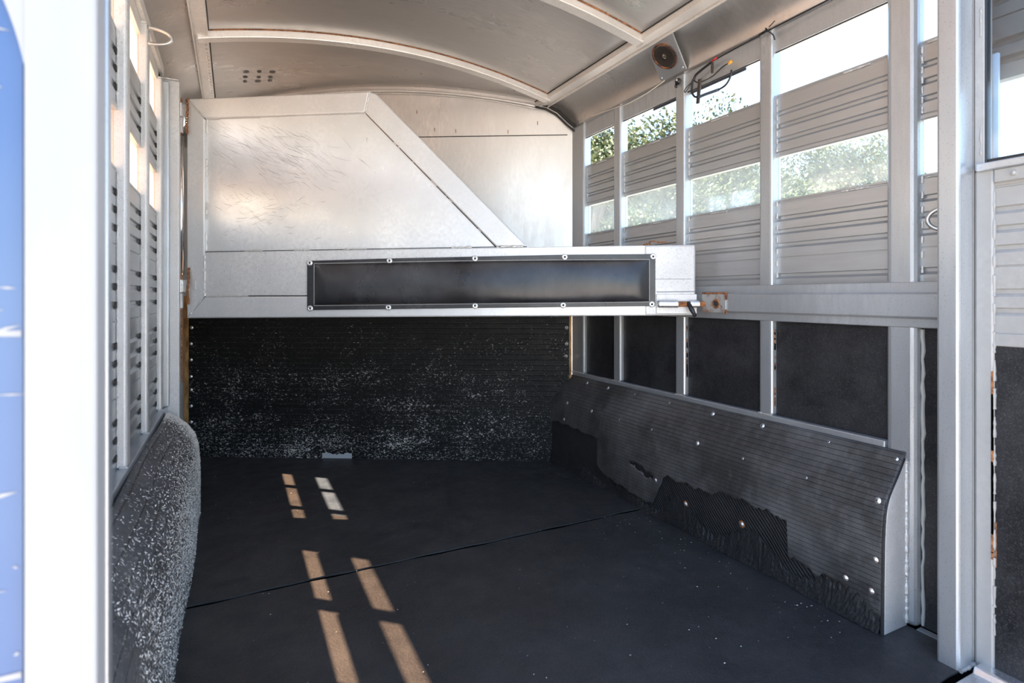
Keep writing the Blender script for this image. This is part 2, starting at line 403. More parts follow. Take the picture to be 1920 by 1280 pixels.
wr = struct(empty('wall_right', (0, 0, 0)))
RP = [(2.72, 2.85), (2.375, 2.435), (1.905, 1.965), (1.445, 1.505), (.945, 1.035), (.845, .872)]   # right posts (y0,y1)
bays = [(1.95+.5, 2.705), (1.98, 2.36), (1.52, 1.89), (1.05, 1.43), (.87, .935)]
bays = [(2.435, 2.72), (1.965, 2.375), (1.505, 1.905), (1.035, 1.445), (.872, .945)]
XS = 1.856
for (a, b) in bays:
    sheet(XS, .013, a, b, 1.768, 1.530, wr); sheet(XS, .013, a, b, 1.367, 1.044, wr)
MB().box(1.845, 1.872, .80, 2.90, 1.934, 2.03).build('header', A_post, wr, bevel=.002)
MB().box(1.872, 1.885, .80, 2.90, .0, 1.044).build('outer_skin', A_slat, wr)
MB().box(1.846, 1.872, 1.035, 2.90, .500, .545).build('sill_channel', A_post, wr, bevel=.003)
MB().box(1.829, 1.848, 1.036, 2.85, .500, .545).build('sill_flange', A_post, wr, bevel=.003)
m = MB(); m.tube([(1.850, .8, 1.930), (1.850, 2.9, 1.930)], .003, 6); m.build('window_seal', CAULK, wr)
m = MB()
for i, (a, b) in enumerate(bays):
    for zz in (1.768-.010, 1.367-.010):
        y = random.uniform(a+.05, b-.1) if b-a > .2 else a+.02
        weldline(m, (XS-.001, y, zz), (XS-.001, y+min(.09, (b-a)*.5), zz), .003)
    for z0 in [1.55+.03*k for k in range(0, 7, 1)]+[1.07+.045*k for k in range(7)]:
        weldline(m, (XS-.002, b-.003, z0), (XS-.002, b-.003, z0+.02), .0035)
m.build('weld', WELD, wr)
# rear stub wall between wide post and door post, and rest of outer shell
wl = struct(empty('wall_left', (0, 0, 0)))
LP = [(1.92, 1.975), (2.37, 2.425), (2.82, 2.88), (3.30, 3.345), (3.64, 3.675)]
XLs = -.302
lb = [(.76, 1.46), (1.51, 1.92), (1.975, 2.37), (2.425, 2.82), (3.03, 3.30), (3.345, 3.64), (3.675, 3.90)]
for (a, b) in lb:
    sheet(XLs, -.013, a, b, 1.768, 1.530, wl); sheet(XLs, -.013, a, b, 1.367, .505, wl)
MB().box(-.318, -.300, .80, 4.3, 1.934, 2.03).build('header', A_bow, wl, bevel=.002)
MB().box(-.325, -.322, .80, 4.3, .0, 1.10).build('outer_skin', A_slat, wl)
MB().box(-.325, -.300, 3.90, 4.4, .0, 2.03).build('blank_panel', A_slat, wl); MB().box(-.325, -.300, 2.88, 2.95, .0, 2.03).build('blank_panel', A_slat, wl)
MB().box(-.320, -.272, .74, 2.95, .455, .505).build('sill_channel', A_post, wl, bevel=.004)
MB().box(-.300, -.284, .86, 2.93, 1.985, 2.03).build('header_flange', A_bow, wl, bevel=.002)
m = MB()                                                     # open drain notches where plank ribs meet the posts
for y in (1.92, 2.37, 2.82):
    for base in (1.768, 1.367, 1.149, .931, .713):
        for g in (.062, .112, .164):
            z = base-g-.009; m.box(-.3045, -.2995, y-.019, y-.001, z-.010, z+.008)
m.build('drain_notch', CAULK, wl)
m = MB()
for y in (1.92, 2.37, 2.82):
    weldline(m, (-.299, y-.002, 1.53), (-.299, y-.002, 1.76), .0035); weldline(m, (-.299, y-.002, .51), (-.299, y-.002, 1.36), .0025)
    weldline(m, (-.295, y, .507), (-.275, y, .507), .004)
m.build('weld', WELD, wl)

# posts
def post(x0, x1, y0, y1, z0, z1, label, group, rust=None, foot=None, mt=A_post, bev=.010):
    o = MB().box(x0, x1, y0, y1, z0, z1).build('wall_post', mt, bevel=bev)
    o.modifiers['bevel'].segments = 3
    tag(o, label, 'post', group)
    if rust:
        m = MB()
        for k in range(16):
            z = rust[0]+(rust[1]-rust[0])*random.random(); h_ = random.uniform(.004, .03); m.box(rust[2]+.012, rust[2]+.019, rust[3]-.0012, rust[3]+.002, z, z+h_)
        m.build('rust_streak', RUST, o)
    wd = MB(); weldline(wd, (x0+.002, y0+.004, z1), (x1-.004, y0+.004, z1), .0035)
    if foot: weldline(wd, (x0-.001, y0, foot), (x0-.001, y1, foot), .0035)
    wd.build('weld', WELD, o); return o
g = 'aluminium uprights of the right wall'
post(XR, 1.884, *RP[0], .545, 2.02, 'corner upright of the right wall, beside the slanted far wall', g, None, .547)
post(XR, 1.884, *RP[1], .545, 2.02, 'narrow aluminium upright of the right wall, first from the far corner upright', g, None, .547)
post(XR, 1.884, *RP[2], .545, 2.02, 'aluminium upright directly under the round speaker, behind the gate end', g, (.62, .88, XR, RP[2][0]), .547)
post(XR, 1.884, *RP[3], .545, 2.02, 'aluminium upright with a black zip tie at its top, between dark panels', g, (.56, .88, XR, RP[3][0]), .547)
post(XR, 1.884, *RP[4], 0, 2.02, 'widest aluminium upright of the right wall, reaching the floor beside the kick liner', g, None, None, bev=.018)
post(XR+.006, 1.884, *RP[5], 0, 2.02, 'thin aluminium upright strip tucked behind the rear door post', g, None, None, bev=.003)
g = 'aluminium uprights of the left wall'
post(-.318, -.276, *LP[0], .505, 2.005, 'left wall upright nearest the white door frame', g, None, mt=A_worn, bev=.009)
post(-.318, -.279, *LP[1], .505, 1.985, 'left wall upright carrying the tie ring near its top', g, None, mt=A_worn, bev=.009)
post(-.318, -.281, *LP[2], .505, 1.945, 'left wall upright just in front of the gate hinge post', g, mt=A_worn, bev=.009)
for a, b in LP[3:]:
    post(-.318, -.290, a, b, .505, 1.945, 'left wall upright %s the far slanted wall' % ('in the bay behind the gate, further from' if a < 3.5 else 'behind the gate, next to'), g, mt=A_worn, bev=.005)
o = MB().box(-.318, -.225, 2.95, 3.03, .0, 1.985).build('hinge_post', A_worn, bevel=.008)
tag(o, 'square speckled hinge post on the left that carries the slanted gate', 'post')
m = MB(); m.box(-.322, -.318, 2.95, 3.03, 0, 2); weldline(m, (-.30, 2.949, 1.987), (-.23, 2.949, 1.987), .004); m.build('weld', WELD, o)
MB().box(-.308, -.262, 2.90, 2.948, .505, 1.96).build('side_flange', A_post, o, bevel=.006)

# panes
def pane(k, x, y0, y1, z0, z1, g):
    return struct(MB().box(x, x+.003, y0, y1, z0, z1).build('window_%d' % k, g))
k = 1
for (a, b) in bays:
    pane(k, 1.864, a, b, 1.36, 1.54, G_haze); k += 1
for i, (a, b) in enumerate(lb):
    pane(k, -.311, a, b, 1.35, 1.545, G_warm); k += 1
    if b < 3.0 or a < 1.0: pane(k, -.311, a, b, 1.75, 1.95, G_warm); k += 1
pane(k, -.311, 3.03, 3.285, 1.75, 1.95, G_warm); k += 1

# rear frame : door post on the right, white door frame on the left, threshold
struct(MB().box(1.829, 1.852, .80, .945, -.0055, .002).build('trim_2', A_post))
t_ = MB().box(-.36, 1.90, .70, .775, -.14, -.004).build('trim_1', A_bright, bevel=.003); struct(t_)
rp = MB().box(1.728, 1.802, .79, .844, -.03, 2.3).build('door_post', A_post, bevel=.007)
tag(rp, 'full height grey aluminium door post at the right, with the lower tie ring', 'post')
m = MB(); weldline(m, (1.73, .787, -.0), (1.80, .787, .0), .006, .5); m.build('weld', A_door, rp)
MB().box(1.803, 1.872, .79, .844, 0, 2.1).build('post_filler', A_door, rp)
# rear right door standing open in line with the wall
dr = empty('rear_door', (1.80, .775, 0))
tag(dr, 'open rear door at the right edge with a window above slats and a black panel', 'door')
MB().box(.003, .045, -.030, .014, -.005, 1.34).build('door_stile', A_door, dr, bevel=.006)
MB().box(.003, .045, -.010, .014, 1.34, 2.2).build('window_stile', A_door, dr, bevel=.003)
MB().box(.0, .045, -.70, -.03, -.03, .0).build('bottom_rail', A_bright, dr, bevel=.004)
o = MB().prism([(-.055, -.028), (.02, -.028), (.02, .01), (-.03, .012)], -.70, .0, 1).build('sill_plate', A_bright, dr, bevel=.004)
MB().box(.008, .018, -.70, -.030, .0, .868).build('rubber_panel', R_panel, dr)
MB().box(.004, .03, -.70, -.030, .868, .902).build('mid_rail', A_door, dr, bevel=.003)
pr = [(.008+dx, z) for dx, z in plank_profile(1.30, .902, .012)]+[(.03, .902), (.03, 1.30)]
MB().prism(pr, -.70, -.030, 1).build('slat_panel', A_door, dr)
MB().box(-.012, .03, -.70, .004, 1.335, 1.356).build('window_sill', A_post, dr, bevel=.003)
MB().box(-.004, .03, -.70, -.032, 1.300, 1.335).build('window_track', A_door, dr, bevel=.003)
m = MB(); m.box(.004, .024, -.70, -.014, 1.356, 1.367); m.box(.002, .024, -.0155, -.0105, 1.356, 2.2); m.build('gasket', BLACK, dr, bevel=.003)
MB().box(.012, .016, -.70, -.016, 1.366, 2.2).build('glass_pane', G_door, dr)
pr = [(.070+dx, z) for dx, z in plank_profile(2.2, 1.59, .03)]+[(.1, 1.59), (.1, 2.2)]
MB().prism(pr, -.75, .01, 1).build('stand_in_slats', mat('dark_stand_in_slats', (.10, .105, .11), .3, .5), dr)  # added panel standing in for the dark slats that show in the pane
m = MB(); m.box(.05, .06, -.020, -.008, 1.37, 1.66); m.build('outer_frame', mat('pale_blue_frame', (.35, .45, .58), 0, .5), dr)
MB().box(.05, .06, -.008, .01, 1.37, 1.66).build('inner_frame', A_door, dr)
m = MB()
for z0 in (1.38, 1.70): weldline(m, (.003, -.002, z0), (.003, -.002, z0+.08), .0025, .6)
m.lathe([(0, -.008), (.006, -.006), (.008, 0)], Matrix.Translation((-.004, -.075, 1.318)) @ Matrix.Rotation(math.pi/2, 4, 'Y'), 10)
for z0 in [.1+.075*i for i in range(16)]: weldline(m, (.006, -.030, z0), (.006, -.030, z0+.055), .003, .5)
m.build('weld', A_door, dr)
m = MB()
for i in range(9): m.box(.002, .0045, -.029, -.024, .30+.06*i*random.random(), .32+.06*i); 
m.box(.006, .0075, -.034, -.031, .28, .40); m.build('rust_streak', RUST, dr)

# white door frame at the left edge, with a rounded gusset
df = empty('door_frame', (-.1191, .66, 0))
tag(df, 'broad white upright of the rear door frame at the left edge, near the viewer', 'door frame')
MB().box(-.0555, 0, 0, .04, -.3, 2.4).build('frame_upright', P_white, df, bevel=.003)
MB().box(-.035, .002, .041, .062, -.3, 2.4).build('frame_lip', A_post, df, bevel=.002)
pts = [(-.053, 1.20)]+[(-.0555-(.16*t+1.6*t*t), 1.212+t) for t in [i*.012 for i in range(15)]]+[(-.053, 1.38)]
MB().prism(pts, .003, .037, 1).build('corner_gusset', P_white, df, bevel=.002)
# blue rear door folded back behind it
bm_ = mat('blue_painted_sheet', (.13, .30, .74), 0, .32); n = N(bm_)
n.col(n.mix(n.ramp(n.noise(2.2, (1, 1, 1.2), 2), .35, .65), (.05, .10, .24), (.09, .15, .27)))
bd = empty('blue_door', (-.562, .672, 0))
tag(bd, 'blurred blue painted door sheet with white scratches at the far left edge', 'door')
MB().box(0, .384, 0, .02, -.3, 2.4).build('painted_sheet', bm_, bd)
m = MB()
for i in range(34):
    if i < 20: x = random.uniform(.33, .380); z = random.choice([.62, .76, .78, .83, .92, .965, 1.0, 1.18, 1.20])+random.uniform(-.02, .02)
    else: x = random.uniform(.33, .380); z = random.uniform(.5, 1.4)
    L = random.choice([.004, .005, .012, .02]); a = random.uniform(-.6, .6); th = random.uniform(.001, .0025); L *= .6
    m.add([(x-L*math.cos(a), -.0008, z-L*math.sin(a)), (x, -.0008, z-th), (x+L*math.cos(a), -.0008, z+L*math.sin(a)), (x, -.0008, z+th)], [(0, 1, 2, 3)])
for z in (.645, .965): m.add([(.30, -.0009, z), (.383, -.0009, z-.003), (.383, -.0009, z+.003), (.30, -.0009, z+.0015)], [(0, 1, 2, 3)])
m.build('scratch', P_white, bd)

# ================================================================== objects
# floor mats
def floormat(y0, y1, x0, x1, label, ph):
    nseg = 60
    def edge(y, k): return y+.0022*math.sin(k*9.1+ph)+.002*math.sin(k*23+ph*2)
    m = MB(); top = []
    def fn(u, v):
        x = x0+(x1-x0)*u; a = edge(y0, u*3); b = edge(y1, u*3+1); y = a+(b-a)*v
        return (x, y, .0007*math.sin(x*5+y*3))
    m.grid(nseg, 20, fn); o = m.build('floor_mat', R_floor, smooth=False, solid=.005, off=0)
    o.modifiers['thick'].offset = -1; tag(o, label, 'floor mat', 'rubber floor mats'); return o
floormat(.79, 2.052, -.24, 1.829, 'black rubber floor mat nearest the viewer', .3)
floormat(2.060, 2.777, -.24, 1.829, 'black rubber floor mat in the middle, between the two seams', 1.7)
floormat(2.784, 4.05, -.28, 1.829, 'black rubber floor mat furthest in, against the far slanted wall', 2.9)
# loose chips on the floor
m = MB()
for i in range(420):
    x = random.uniform(-.1, 1.7); y = random.uniform(1.0, 3.9)
    if y > 4.007-.5646*(x+.2365)-.03: continue
    if random.random() < .45: x = 1.66-abs(random.gauss(0, .12)); 
    L = random.uniform(.0010, .0034); a = random.uniform(0, 6.28); w_ = L*random.uniform(.25, .7); z = .004+random.random()*.001
    ca, sa = math.cos(a), math.sin(a)
    m.add([(x-L*ca, y-L*sa, z), (x+w_*sa, y-w_*ca, z+.0008), (x+L*ca, y+L*sa, z), (x-w_*sa, y+w_*ca, z)], [(0, 1, 2, 3)])
o = m.build('wood_chips', SHAV); tag(o, 'tiny pale wood chips scattered over the black floor mats', 'wood chips'); stuff(o)

# dark infill panels of the right wall
g = 'black infill panels of the right wall'
labs = ['narrow black infill panel beside the far corner upright, right wall', 'small black infill panel in the second bay from the far corner',
        'black infill panel below the latch end of the gate', 'largest square black infill panel, left of the widest upright',
        'tall narrow black strip panel reaching the floor beside the rear door post']
for (a, b), lab in zip(bays, labs):
    lo = .545 if a > .9 else .006
    c_ = MB().box(1.852, 1.862, a, b, lo, .904).build('infill_panel', R_panel); tag(c_, lab, 'panel', g)
    if a < .9:
        m = MB()
        for yy in (a+.006, b-.006):
            m.tube([(1.851, yy+random.uniform(-.002, .002), .01+.89*i/40) for i in range(41)], [.005*random.uniform(.6, 1.3) for i in range(41)], 6)
        m.build('caulk_bead', CAULKG, c_)

# rub rail along the right wall
rr = empty('rub_rail', (1.829, .845, 0)); tag(rr, 'grey aluminium rub rail running along the right wall at gate height', 'rail')
MB().box(-.004, .004, 0, 2.0, .905, 1.043).build('back_plate', A_post, rr, bevel=.003)
MB().prism([(-.004, .931), (-.004, 1.012), (-.024, 1.006), (-.024, .938)], 0, 2.0, 1).build('raised_channel', A_post, rr, bevel=.002)
cp = empty('catch_plate', (1.803, 1.70, 0)); tag(cp, 'rusty galvanised catch plate on the rub rail where the gate bolt enters', 'catch plate')
m = MB(); m.box(-.004, .002, -.058, .07, .931, 1.014); m.build('plate', RUSTG, cp, bevel=.001)
m = MB(); m.box(-.005, .002, -.060, .07, 1.008, 1.016); m.box(-.005, .002, -.062, -.056, .985, 1.016); m.box(-.005, .002, -.062, -.054, .928, .945); m.build('rusted_edge', RUST, cp, bevel=.001)
m = MB(); ry = Matrix.Rotation(-math.pi/2, 4, 'Y')
m.lathe([(.013, .0), (.017, .003), (.021, .0)], Matrix.Translation((-.004, -.008, .968)) @ ry, 20); m.build('keeper_ring', RUST, cp)
m = MB(); m.lathe([(0, .0), (.0125, .0005)], Matrix.Translation((-.0045, -.008, .968)) @ ry, 20); m.build('bolt_hole', CAULK, cp)

# kick liner on the right : curved rubber over an angled box
KP = [(1.838, .522), (1.829, .512), (1.790, .458), (1.762, .425), (1.742, .398), (1.729, .365), (1.722, .325), (1.718, .27), (1.715, .15), (1.713, .0)]
def kpt(s, P=KP):
    ds = [0]
    for i in range(1, len(P)): ds.append(ds[-1]+math.dist(P[i], P[i-1]))
    t = s*ds[-1]
    for i in range(1, len(P)):
        if t <= ds[i] or i == len(P)-1:
            f = (t-ds[i-1])/(ds[i]-ds[i-1]); return (P[i-1][0]+(P[i][0]-P[i-1][0])*f, P[i-1][1]+(P[i][1]-P[i-1][1])*f)
TORN = [(2.93, .262), (2.909, .258), (2.71, .255), (2.405, .249), (2.412, .103), (2.309, .074), (2.099, .054), (1.979, .049), (1.909, .198), (1.775, .205), (1.625, .206), (1.582, .23),
        (1.45, .236), (1.285, .225), (1.292, .104), (1.207, .1), (1.179, .082), (1.162, .097), (1.083, .097), (1.076, .054), (1.03, .052), (.974, .058)]
def zt(y):
    for i in range(len(TORN)-1):
        a, b = TORN[i], TORN[i+1]
        if a[0] >= y > b[0]: f = (a[0]-y)/(a[0]-b[0]); return a[1]+(b[1]-a[1])*f
        if b[0] >= y > a[0]: f = (y-a[0])/(b[0]-a[0]); return a[1]+(b[1]-a[1])*f
    return .055
kl = empty('kick_liner', (0, 0, 0)); tag(kl, 'curved black rubber kick liner with torn lower edge along the right wall', 'rubber liner')
m = MB(); NU, NV = 260, 40; jit = [random.uniform(-1, 1) for i in range(NU+1)]
def ztj(i, y): return zt(y)+.006*jit[i]+.004*math.sin(y*61)
def fn(u, v):
    i = int(round(u*NU)); y = .974+u*(2.93-.974); P = KP
    total = 1.0; zb = ztj(i, y)
    # find s for zb (lower straight stretch) by bisection
    lo, hi = .3, 1.
    for _ in range(18):
        md = (lo+hi)/2
        if kpt(md)[1] > zb: lo = md
        else: hi = md
    x, z = kpt(lo*v); curl = 0
    if v > .9: curl = -.006*max(0, math.sin(y*9+1))*(v-.9)*10
    return (x-.006+curl+.002*math.sin(y*7+z*5), y+.0, z)
slit = lambda u, v: (abs((.974+u*1.956)-2.055) < .085 and abs(v-.735-.02*math.sin(u*40)) < .022*max(0, 1-((.974+u*1.956-2.055)/.09)**2)+.004)
m.grid(NU, NV, fn, slit); o = m.build('top_sheet', R_kick, kl, smooth=True, solid=.005)
m = MB(); m.grid(90, 24, lambda u, v: (kpt(.4+.6*v)[0]+.004+.0015*math.sin(u*70), .974+u*1.956, kpt(.4+.6*v)[1])); m.build('cord_backing', R_back, kl, smooth=True, solid=.004)
# frayed skirt of ragged rubber near the floor
m = MB(); NU2 = 300; h2 = [.055+.03*math.sin(i*.11)+.018*random.random() for i in range(NU2+1)]
def fn2(u, v):
    y = .980+u*1.945; i = int(round(u*NU2)); hh = max(.02, h2[i]*(1.35 if y < 1.9 else .8))
    return (1.712-.010*v-.003*random.random()-.006*v*math.sin(y*13), y, hh*(1-v)+.003*random.random()+.001)
m.grid(NU2, 10, fn2); m.build('frayed_skirt', R_fray, kl)
MB().prism([(x+.003, z) for x, z in KP[1:]]+[(XR, 0)], .972, .982, 1).build('end_plate', A_worn, kl, bevel=.001)
m = MB(); weldline(m, (1.826, .971, .01), (1.826, .971, .50), .005, .5); m.build('weld', WELD, kl)
m = MB(); m.tube([(kpt(s/30)[0]-.006, .975, kpt(s/30)[1]) for s in range(1, 31)], .0045, 6); m.build('cut_edge', R_fray, kl)
# screws with broad washers
scr = MB(); scr.lathe([(0, .0055), (.004, .0055), (.005, .003), (.0095, .0028), (.0105, 0)], Matrix.Identity(4), 16); scr.cur = 1
scr.lathe([(.0, .0060), (.0028, .0057)], Matrix.Identity(4), 8)
s0 = scr.build('screw', [ZINC, CAULK], kl, smooth=True)
rs = MB(); rs.lathe([(0, .005), (.004, .005), (.005, .003), (.008, .0025), (.009, 0)], Matrix.Identity(4), 14); rs.cur = 1
rs.lathe([(.0085, .0012), (.014, .0)], Matrix.Identity(4), 14)
r0 = rs.build('rusty_screw', [ZINC, RUST], kl, smooth=True)
def put(src, fl, loc, nrm):
    q = src if fl[0] else src.copy()
    if not fl[0]: COL.objects.link(q)
    fl[0] = False; q.location = loc; q.rotation_euler = Vector(nrm).to_track_quat('Z', 'Y').to_euler()
f1 = [True]; f2 = [True]
def onliner(y, z, off=.0075):
    for k in range(1, 400):
        p, q = kpt((k-1)/400), kpt(k/400)
        if p[1] >= z > q[1]:
            n_ = Vector((q[1]-p[1], 0, -(q[0]-p[0]))).normalized(); 
            if n_.x > 0: n_ = -n_
            return (p[0]+n_.x*off, y, z+n_.z*off), n_
for y in (2.85, 2.656, 2.457, 2.231, 1.981, 1.722, 1.474, 1.207, .992): put(s0, f1, *onliner(y, .497))
for y, z in ((2.921, .383), (2.734, .377), (2.488, .376), (2.244, .376), (2.006, .379), (1.726, .383), (1.491, .38), (1.23, .383), (.999, .383)): put(s0, f1, *onliner(y, z))
for y, z in ((2.744, .284), (2.378, .187), (2.292, .112), (1.958, .165)): put(s0, f1, *onliner(y, z, .007))
for y, z in ((1.775, .119), (1.484, .14), (1.266, .145), (1.083, .121), (1.005, .117), (.994, .215)): put(r0, f2, *onliner(y, z, .008 if y < 1.2 else .003))

# left kick liner covered with wood shavings
LPf = [(-.268, .492), (-.235, .470), (-.195, .430), (-.168, .385), (-.155, .33), (-.148, .25), (-.143, .15), (-.140, .0)]
ll = empty('dusty_liner', (0, 0, 0)); tag(ll, 'curved rubber kick liner on the left, thickly covered in pale wood shavings', 'rubber liner')
def lfn(u, v):
    y = .74+u*2.19; x, z = kpt(v, LPf); return (x+.004*math.sin(y*6+z*9)-(.02*(y > 2.88)*(1-v)*0), y, z-(.02*max(0, (y-2.8)/.13)*(1-v)))
m = MB(); m.grid(80, 24, lfn); m.build('rubber_sheet', R_left, ll, smooth=True, solid=.005)
MB().prism([(x-.004, z-.022) for x, z in LPf[:-1]]+[(-.144, 0), (-.30, 0), (-.30, .47)], 2.90, 2.925, 1).build('end_plate', R_left, ll)
def flake(m, p, n_, L, w_):
    n_ = n_.normalized(); t = n_.orthogonal().normalized(); t.rotate(Matrix.Rotation(random.uniform(0, 6.28), 3, n_)); b = n_.cross(t)
    tilt = n_*L*random.uniform(.1, .9); c = p+n_*.0012
    m.add([c-t*L, c+b*w_+tilt*.3, c+t*L+tilt, c-b*w_+tilt*.3], [(0, 1, 2, 3)])
m = MB()
for i in range(30000):
    r = random.random(); v = min(.995, max(.01, random.betavariate(2.2, 1.4)))
    u = random.betavariate(2.4, 1.0) if random.random() < .55 else random.random()
    if random.random() < .3: v = random.uniform(.01, .99)*random.random()+.0; u = 1-abs(random.gauss(0, .05))
    
    if u < .22 or u > 1: continue
    x, y, z = lfn(u, v); x2, _, z2 = lfn(u, min(1, v+.02)); x1, _, z1 = lfn(u, max(0, v-.02))
    nn = Vector(((z1-z2), 0, (x2-x1))); L = random.uniform(.0016, .0058)
    flake(m, Vector((x, y, z)), nn, L, L*random.uniform(.2, .5))
for i in range(1500):
    L = random.uniform(.0015, .006); s = random.random(); x, z = kpt(s, LPf); t = random.random(); x = -.28+(x+.28)*t**.4
    flake(m, Vector((x, 2.926, max(.003, (z-.02)*random.uniform(.75, 1)))), Vector((0, -1, .2)), L, L*.35)
o = m.build('shavings', SHAV, ll); stuff(o)
for i, (u, v) in enumerate([(.36, .15), (.48, .12), (.44, .33), (.55, .45), (.62, .42), (.30, .45), (.40, .55)]):
    x, y, z = lfn(u, v); MB().lathe([(0, .003), (.004, .002), (.007, 0)], Matrix.Translation((x+.001, y, z)) @ Matrix.Rotation(.9, 4, 'Y'), 12).build('washer', DULL, ll, smooth=True)

# ------------------------------------------------------------------ the slanted divider gate
GA = math.atan2(-.5164, .8563); gt = empty('divider_gate', (-.2, 2.99, 0), GA)
tag(gt, 'slanted aluminium divider gate with a cut-off top corner and black pad', 'gate')
def q4(m, pts, y0, y1): m.prism(pts, y0, y1, 1)
def tubepart(name, pts, mt=A_gate, bev=.006, y0=0, y1=.05):
    m = MB(); q4(m, pts, y0, y1); return m.build(name, mt, gt, bevel=bev)
tubepart('left_stile', [(0, .898), (.087, 1.0), (.087, 1.824), (0, 1.918)])
tubepart('top_tube', [(0.001, 1.9195), (.0885, 1.8255), (.850, 1.834), (.872, 1.929)])
tubepart('diagonal_tube', [(.873, 1.9295), (.8515, 1.834), (1.449, 1.221), (1.587, 1.221), (.905, 1.915)])
tubepart('bottom_tube', [(.001, .897), (2.15, .915), (2.15, 1.004), (.0885, .999)])
tubepart('middle_rail', [(.0875, 1.0005), (2.15, 1.005), (2.15, 1.2215), (.0875, 1.205)], y0=.002, y1=.048, bev=.003)
tubepart('end_cap', [(2.1, .915), (2.318, .917), (2.318, 1.223), (2.10, 1.2215)], A_worn, .008, -.002, .034)
sh = MB(); sh.prism([(.08, 1.195), (1.47, 1.212), (.858, 1.84), (.08, 1.832)], .016, .030, 1); sh.build('infill_sheet', A_sheet, gt)
m = MB(); W = lambda a, b, r=.0034, l=.6: weldline(m, (a[0], -.0005 if len(a) < 3 else a[2], a[1]), (b[0], -.0005 if len(b) < 3 else b[2], b[1]), r, l)
for a, b in (((.090, 1.76, .014), (.090, 1.825, .014)), ((.090, 1.56, .012), (.090, 1.64, .012)), ((.090, 1.36, .012), (.090, 1.44, .012)), ((.088, 1.21, .012), (.088, 1.30, .012)), ((.088, 1.0), (.088, 1.2))): W(a, b, .004)
for a, b in ((.09, .16), (.30, .36), (.40, .44), (.62, .70), (.74, .84)): W((a, 1.8265+.0105*a, .012), (b, 1.8265+.0105*b, .012), .0035)
for a, b in ((.28, .37), (.52, .60), (.75, .86), (1.25, 1.34), (1.47, 1.57)): W((a, 1.207+.009*a), (b, 1.207+.009*b), .0035)
for t in (.22, .34, .5, .62, .85): W((.8515+.5975*t, 1.834-.613*t, .012), (.8515+.5975*(t+.05), 1.834-.613*(t+.05), .012), .004)
W((.853, 1.836), (.873, 1.925), .003); W((.005, .90), (.085, .998), .003); W((.005, 1.913), (.085, 1.83), .003); W((.09, 1.0), (.30, 1.001), .003)
m.build('weld', WELD, gt)
m = MB(); m.tube([(.853, .0015+.010, 1.832), (1.449, .011, 1.219)], .003, 6); m.tube([(.09, .0012, 1.206), (1.45, .0012, 1.2195)], .0016, 6); m.tube([(.30, .0012, 1.0015), (.585, .0012, 1.002)], .0018, 6); m.build('gap_line', CAULK, gt)
m = MB()                                                     # hoof and halter scratches across the sheet
for i in range(300):
    if i < 190: x = random.gauss(.42, .15); z = random.gauss(1.66, .065)-.22*(x-.42); a = random.gauss(-.55, .22); L = random.uniform(.012, .06)
    else: x = random.gauss(.33, .12); z = random.gauss(1.42, .07); a = random.gauss(-.1, .5); L = random.uniform(.008, .035)
    if x < .11 or z > 1.81 or z < 1.23: continue
    cv = random.uniform(-.12, .12); P_ = [(x+L*t*math.cos(a+cv*t), z+L*t*math.sin(a+cv*t)) for t in (-1, -.33, .33, 1)]; w_ = random.uniform(.0002, .0006)
    m.add([(p, .0155, q-w_*(1 if 0 < k < 3 else .2)) for k, (p, q) in enumerate(P_)]+[(p, .0155, q+w_*(1 if 0 < k < 3 else .2)) for k, (p, q) in enumerate(P_)], [(0, 1, 5, 4), (1, 2, 6, 5), (2, 3, 7, 6)])
m.build('scratches', mat('scratched_line', (.22, .21, .20), .4, .6), gt)
# pad
pd = MB(); pd.prism([(.583, .936), (1.356, .947), (2.146, .957), (2.146, 1.183), (1.75, 1.182), (1.356, 1.176), (.967, 1.170), (.583, 1.161)], -.008, -.001, 1)
pad = pd.build('pad', R_pad, gt, bevel=.002)
def padfn(u, v):
    x = .617+u*1.503; zb = .957+.018*u; zt_ = 1.148+.011*u+.004*math.sin(u*3.1); z = zb+(zt_-zb)*v
    e = min(1, min(u*26, (1-u)*26)); k = (math.sin(math.pi*min(1, max(0, v)))**.45)
    bul = .034*k*math.sqrt(max(0, e))*(1-.35*v)+.003*math.sin(u*14+v*3)*k*e
    return (x, -.008-bul, z)
m = MB(); m.grid(80, 24, padfn); cu = m.build('cushion', R_pad, pad, smooth=True)
m = MB(); b = [(padfn(i/60, 0)) for i in range(61)]+[padfn(1, j/16) for j in range(1, 17)]+[padfn(1-i/60, 1) for i in range(1, 61)]+[padfn(0, 1-j/16) for j in range(1, 16)]
m.tube([(x, y-.001, z) for x, y, z in b], .0022, 6, True); m.build('piping', PIPING, pad, smooth=True)
scr = MB(); RX = Matrix.Rotation(math.pi/2, 4, 'X')
scr.lathe([(0, .003), (.0045, .003), (.005, .004), (.012, .0035), (.0135, 0)], RX, 18); scr.cur = 1; scr.lathe([(0, .0036), (.0042, .0034)], RX, 10)
s0 = scr.build('washer', [ZINC, CAULK], pad, smooth=True); fl = [True]
for L, z in [(.596, 1.151), (.967, 1.159), (1.356, 1.167), (1.754, 1.172), (2.136, 1.172), (.598, .944), (.962, .949), (1.356, .957), (1.747, .96), (2.131, .965)]:
    q = s0 if fl[0] else s0.copy()
    if not fl[0]: COL.objects.link(q)
    fl[0] = False; q.location = (L, -.0082, z)
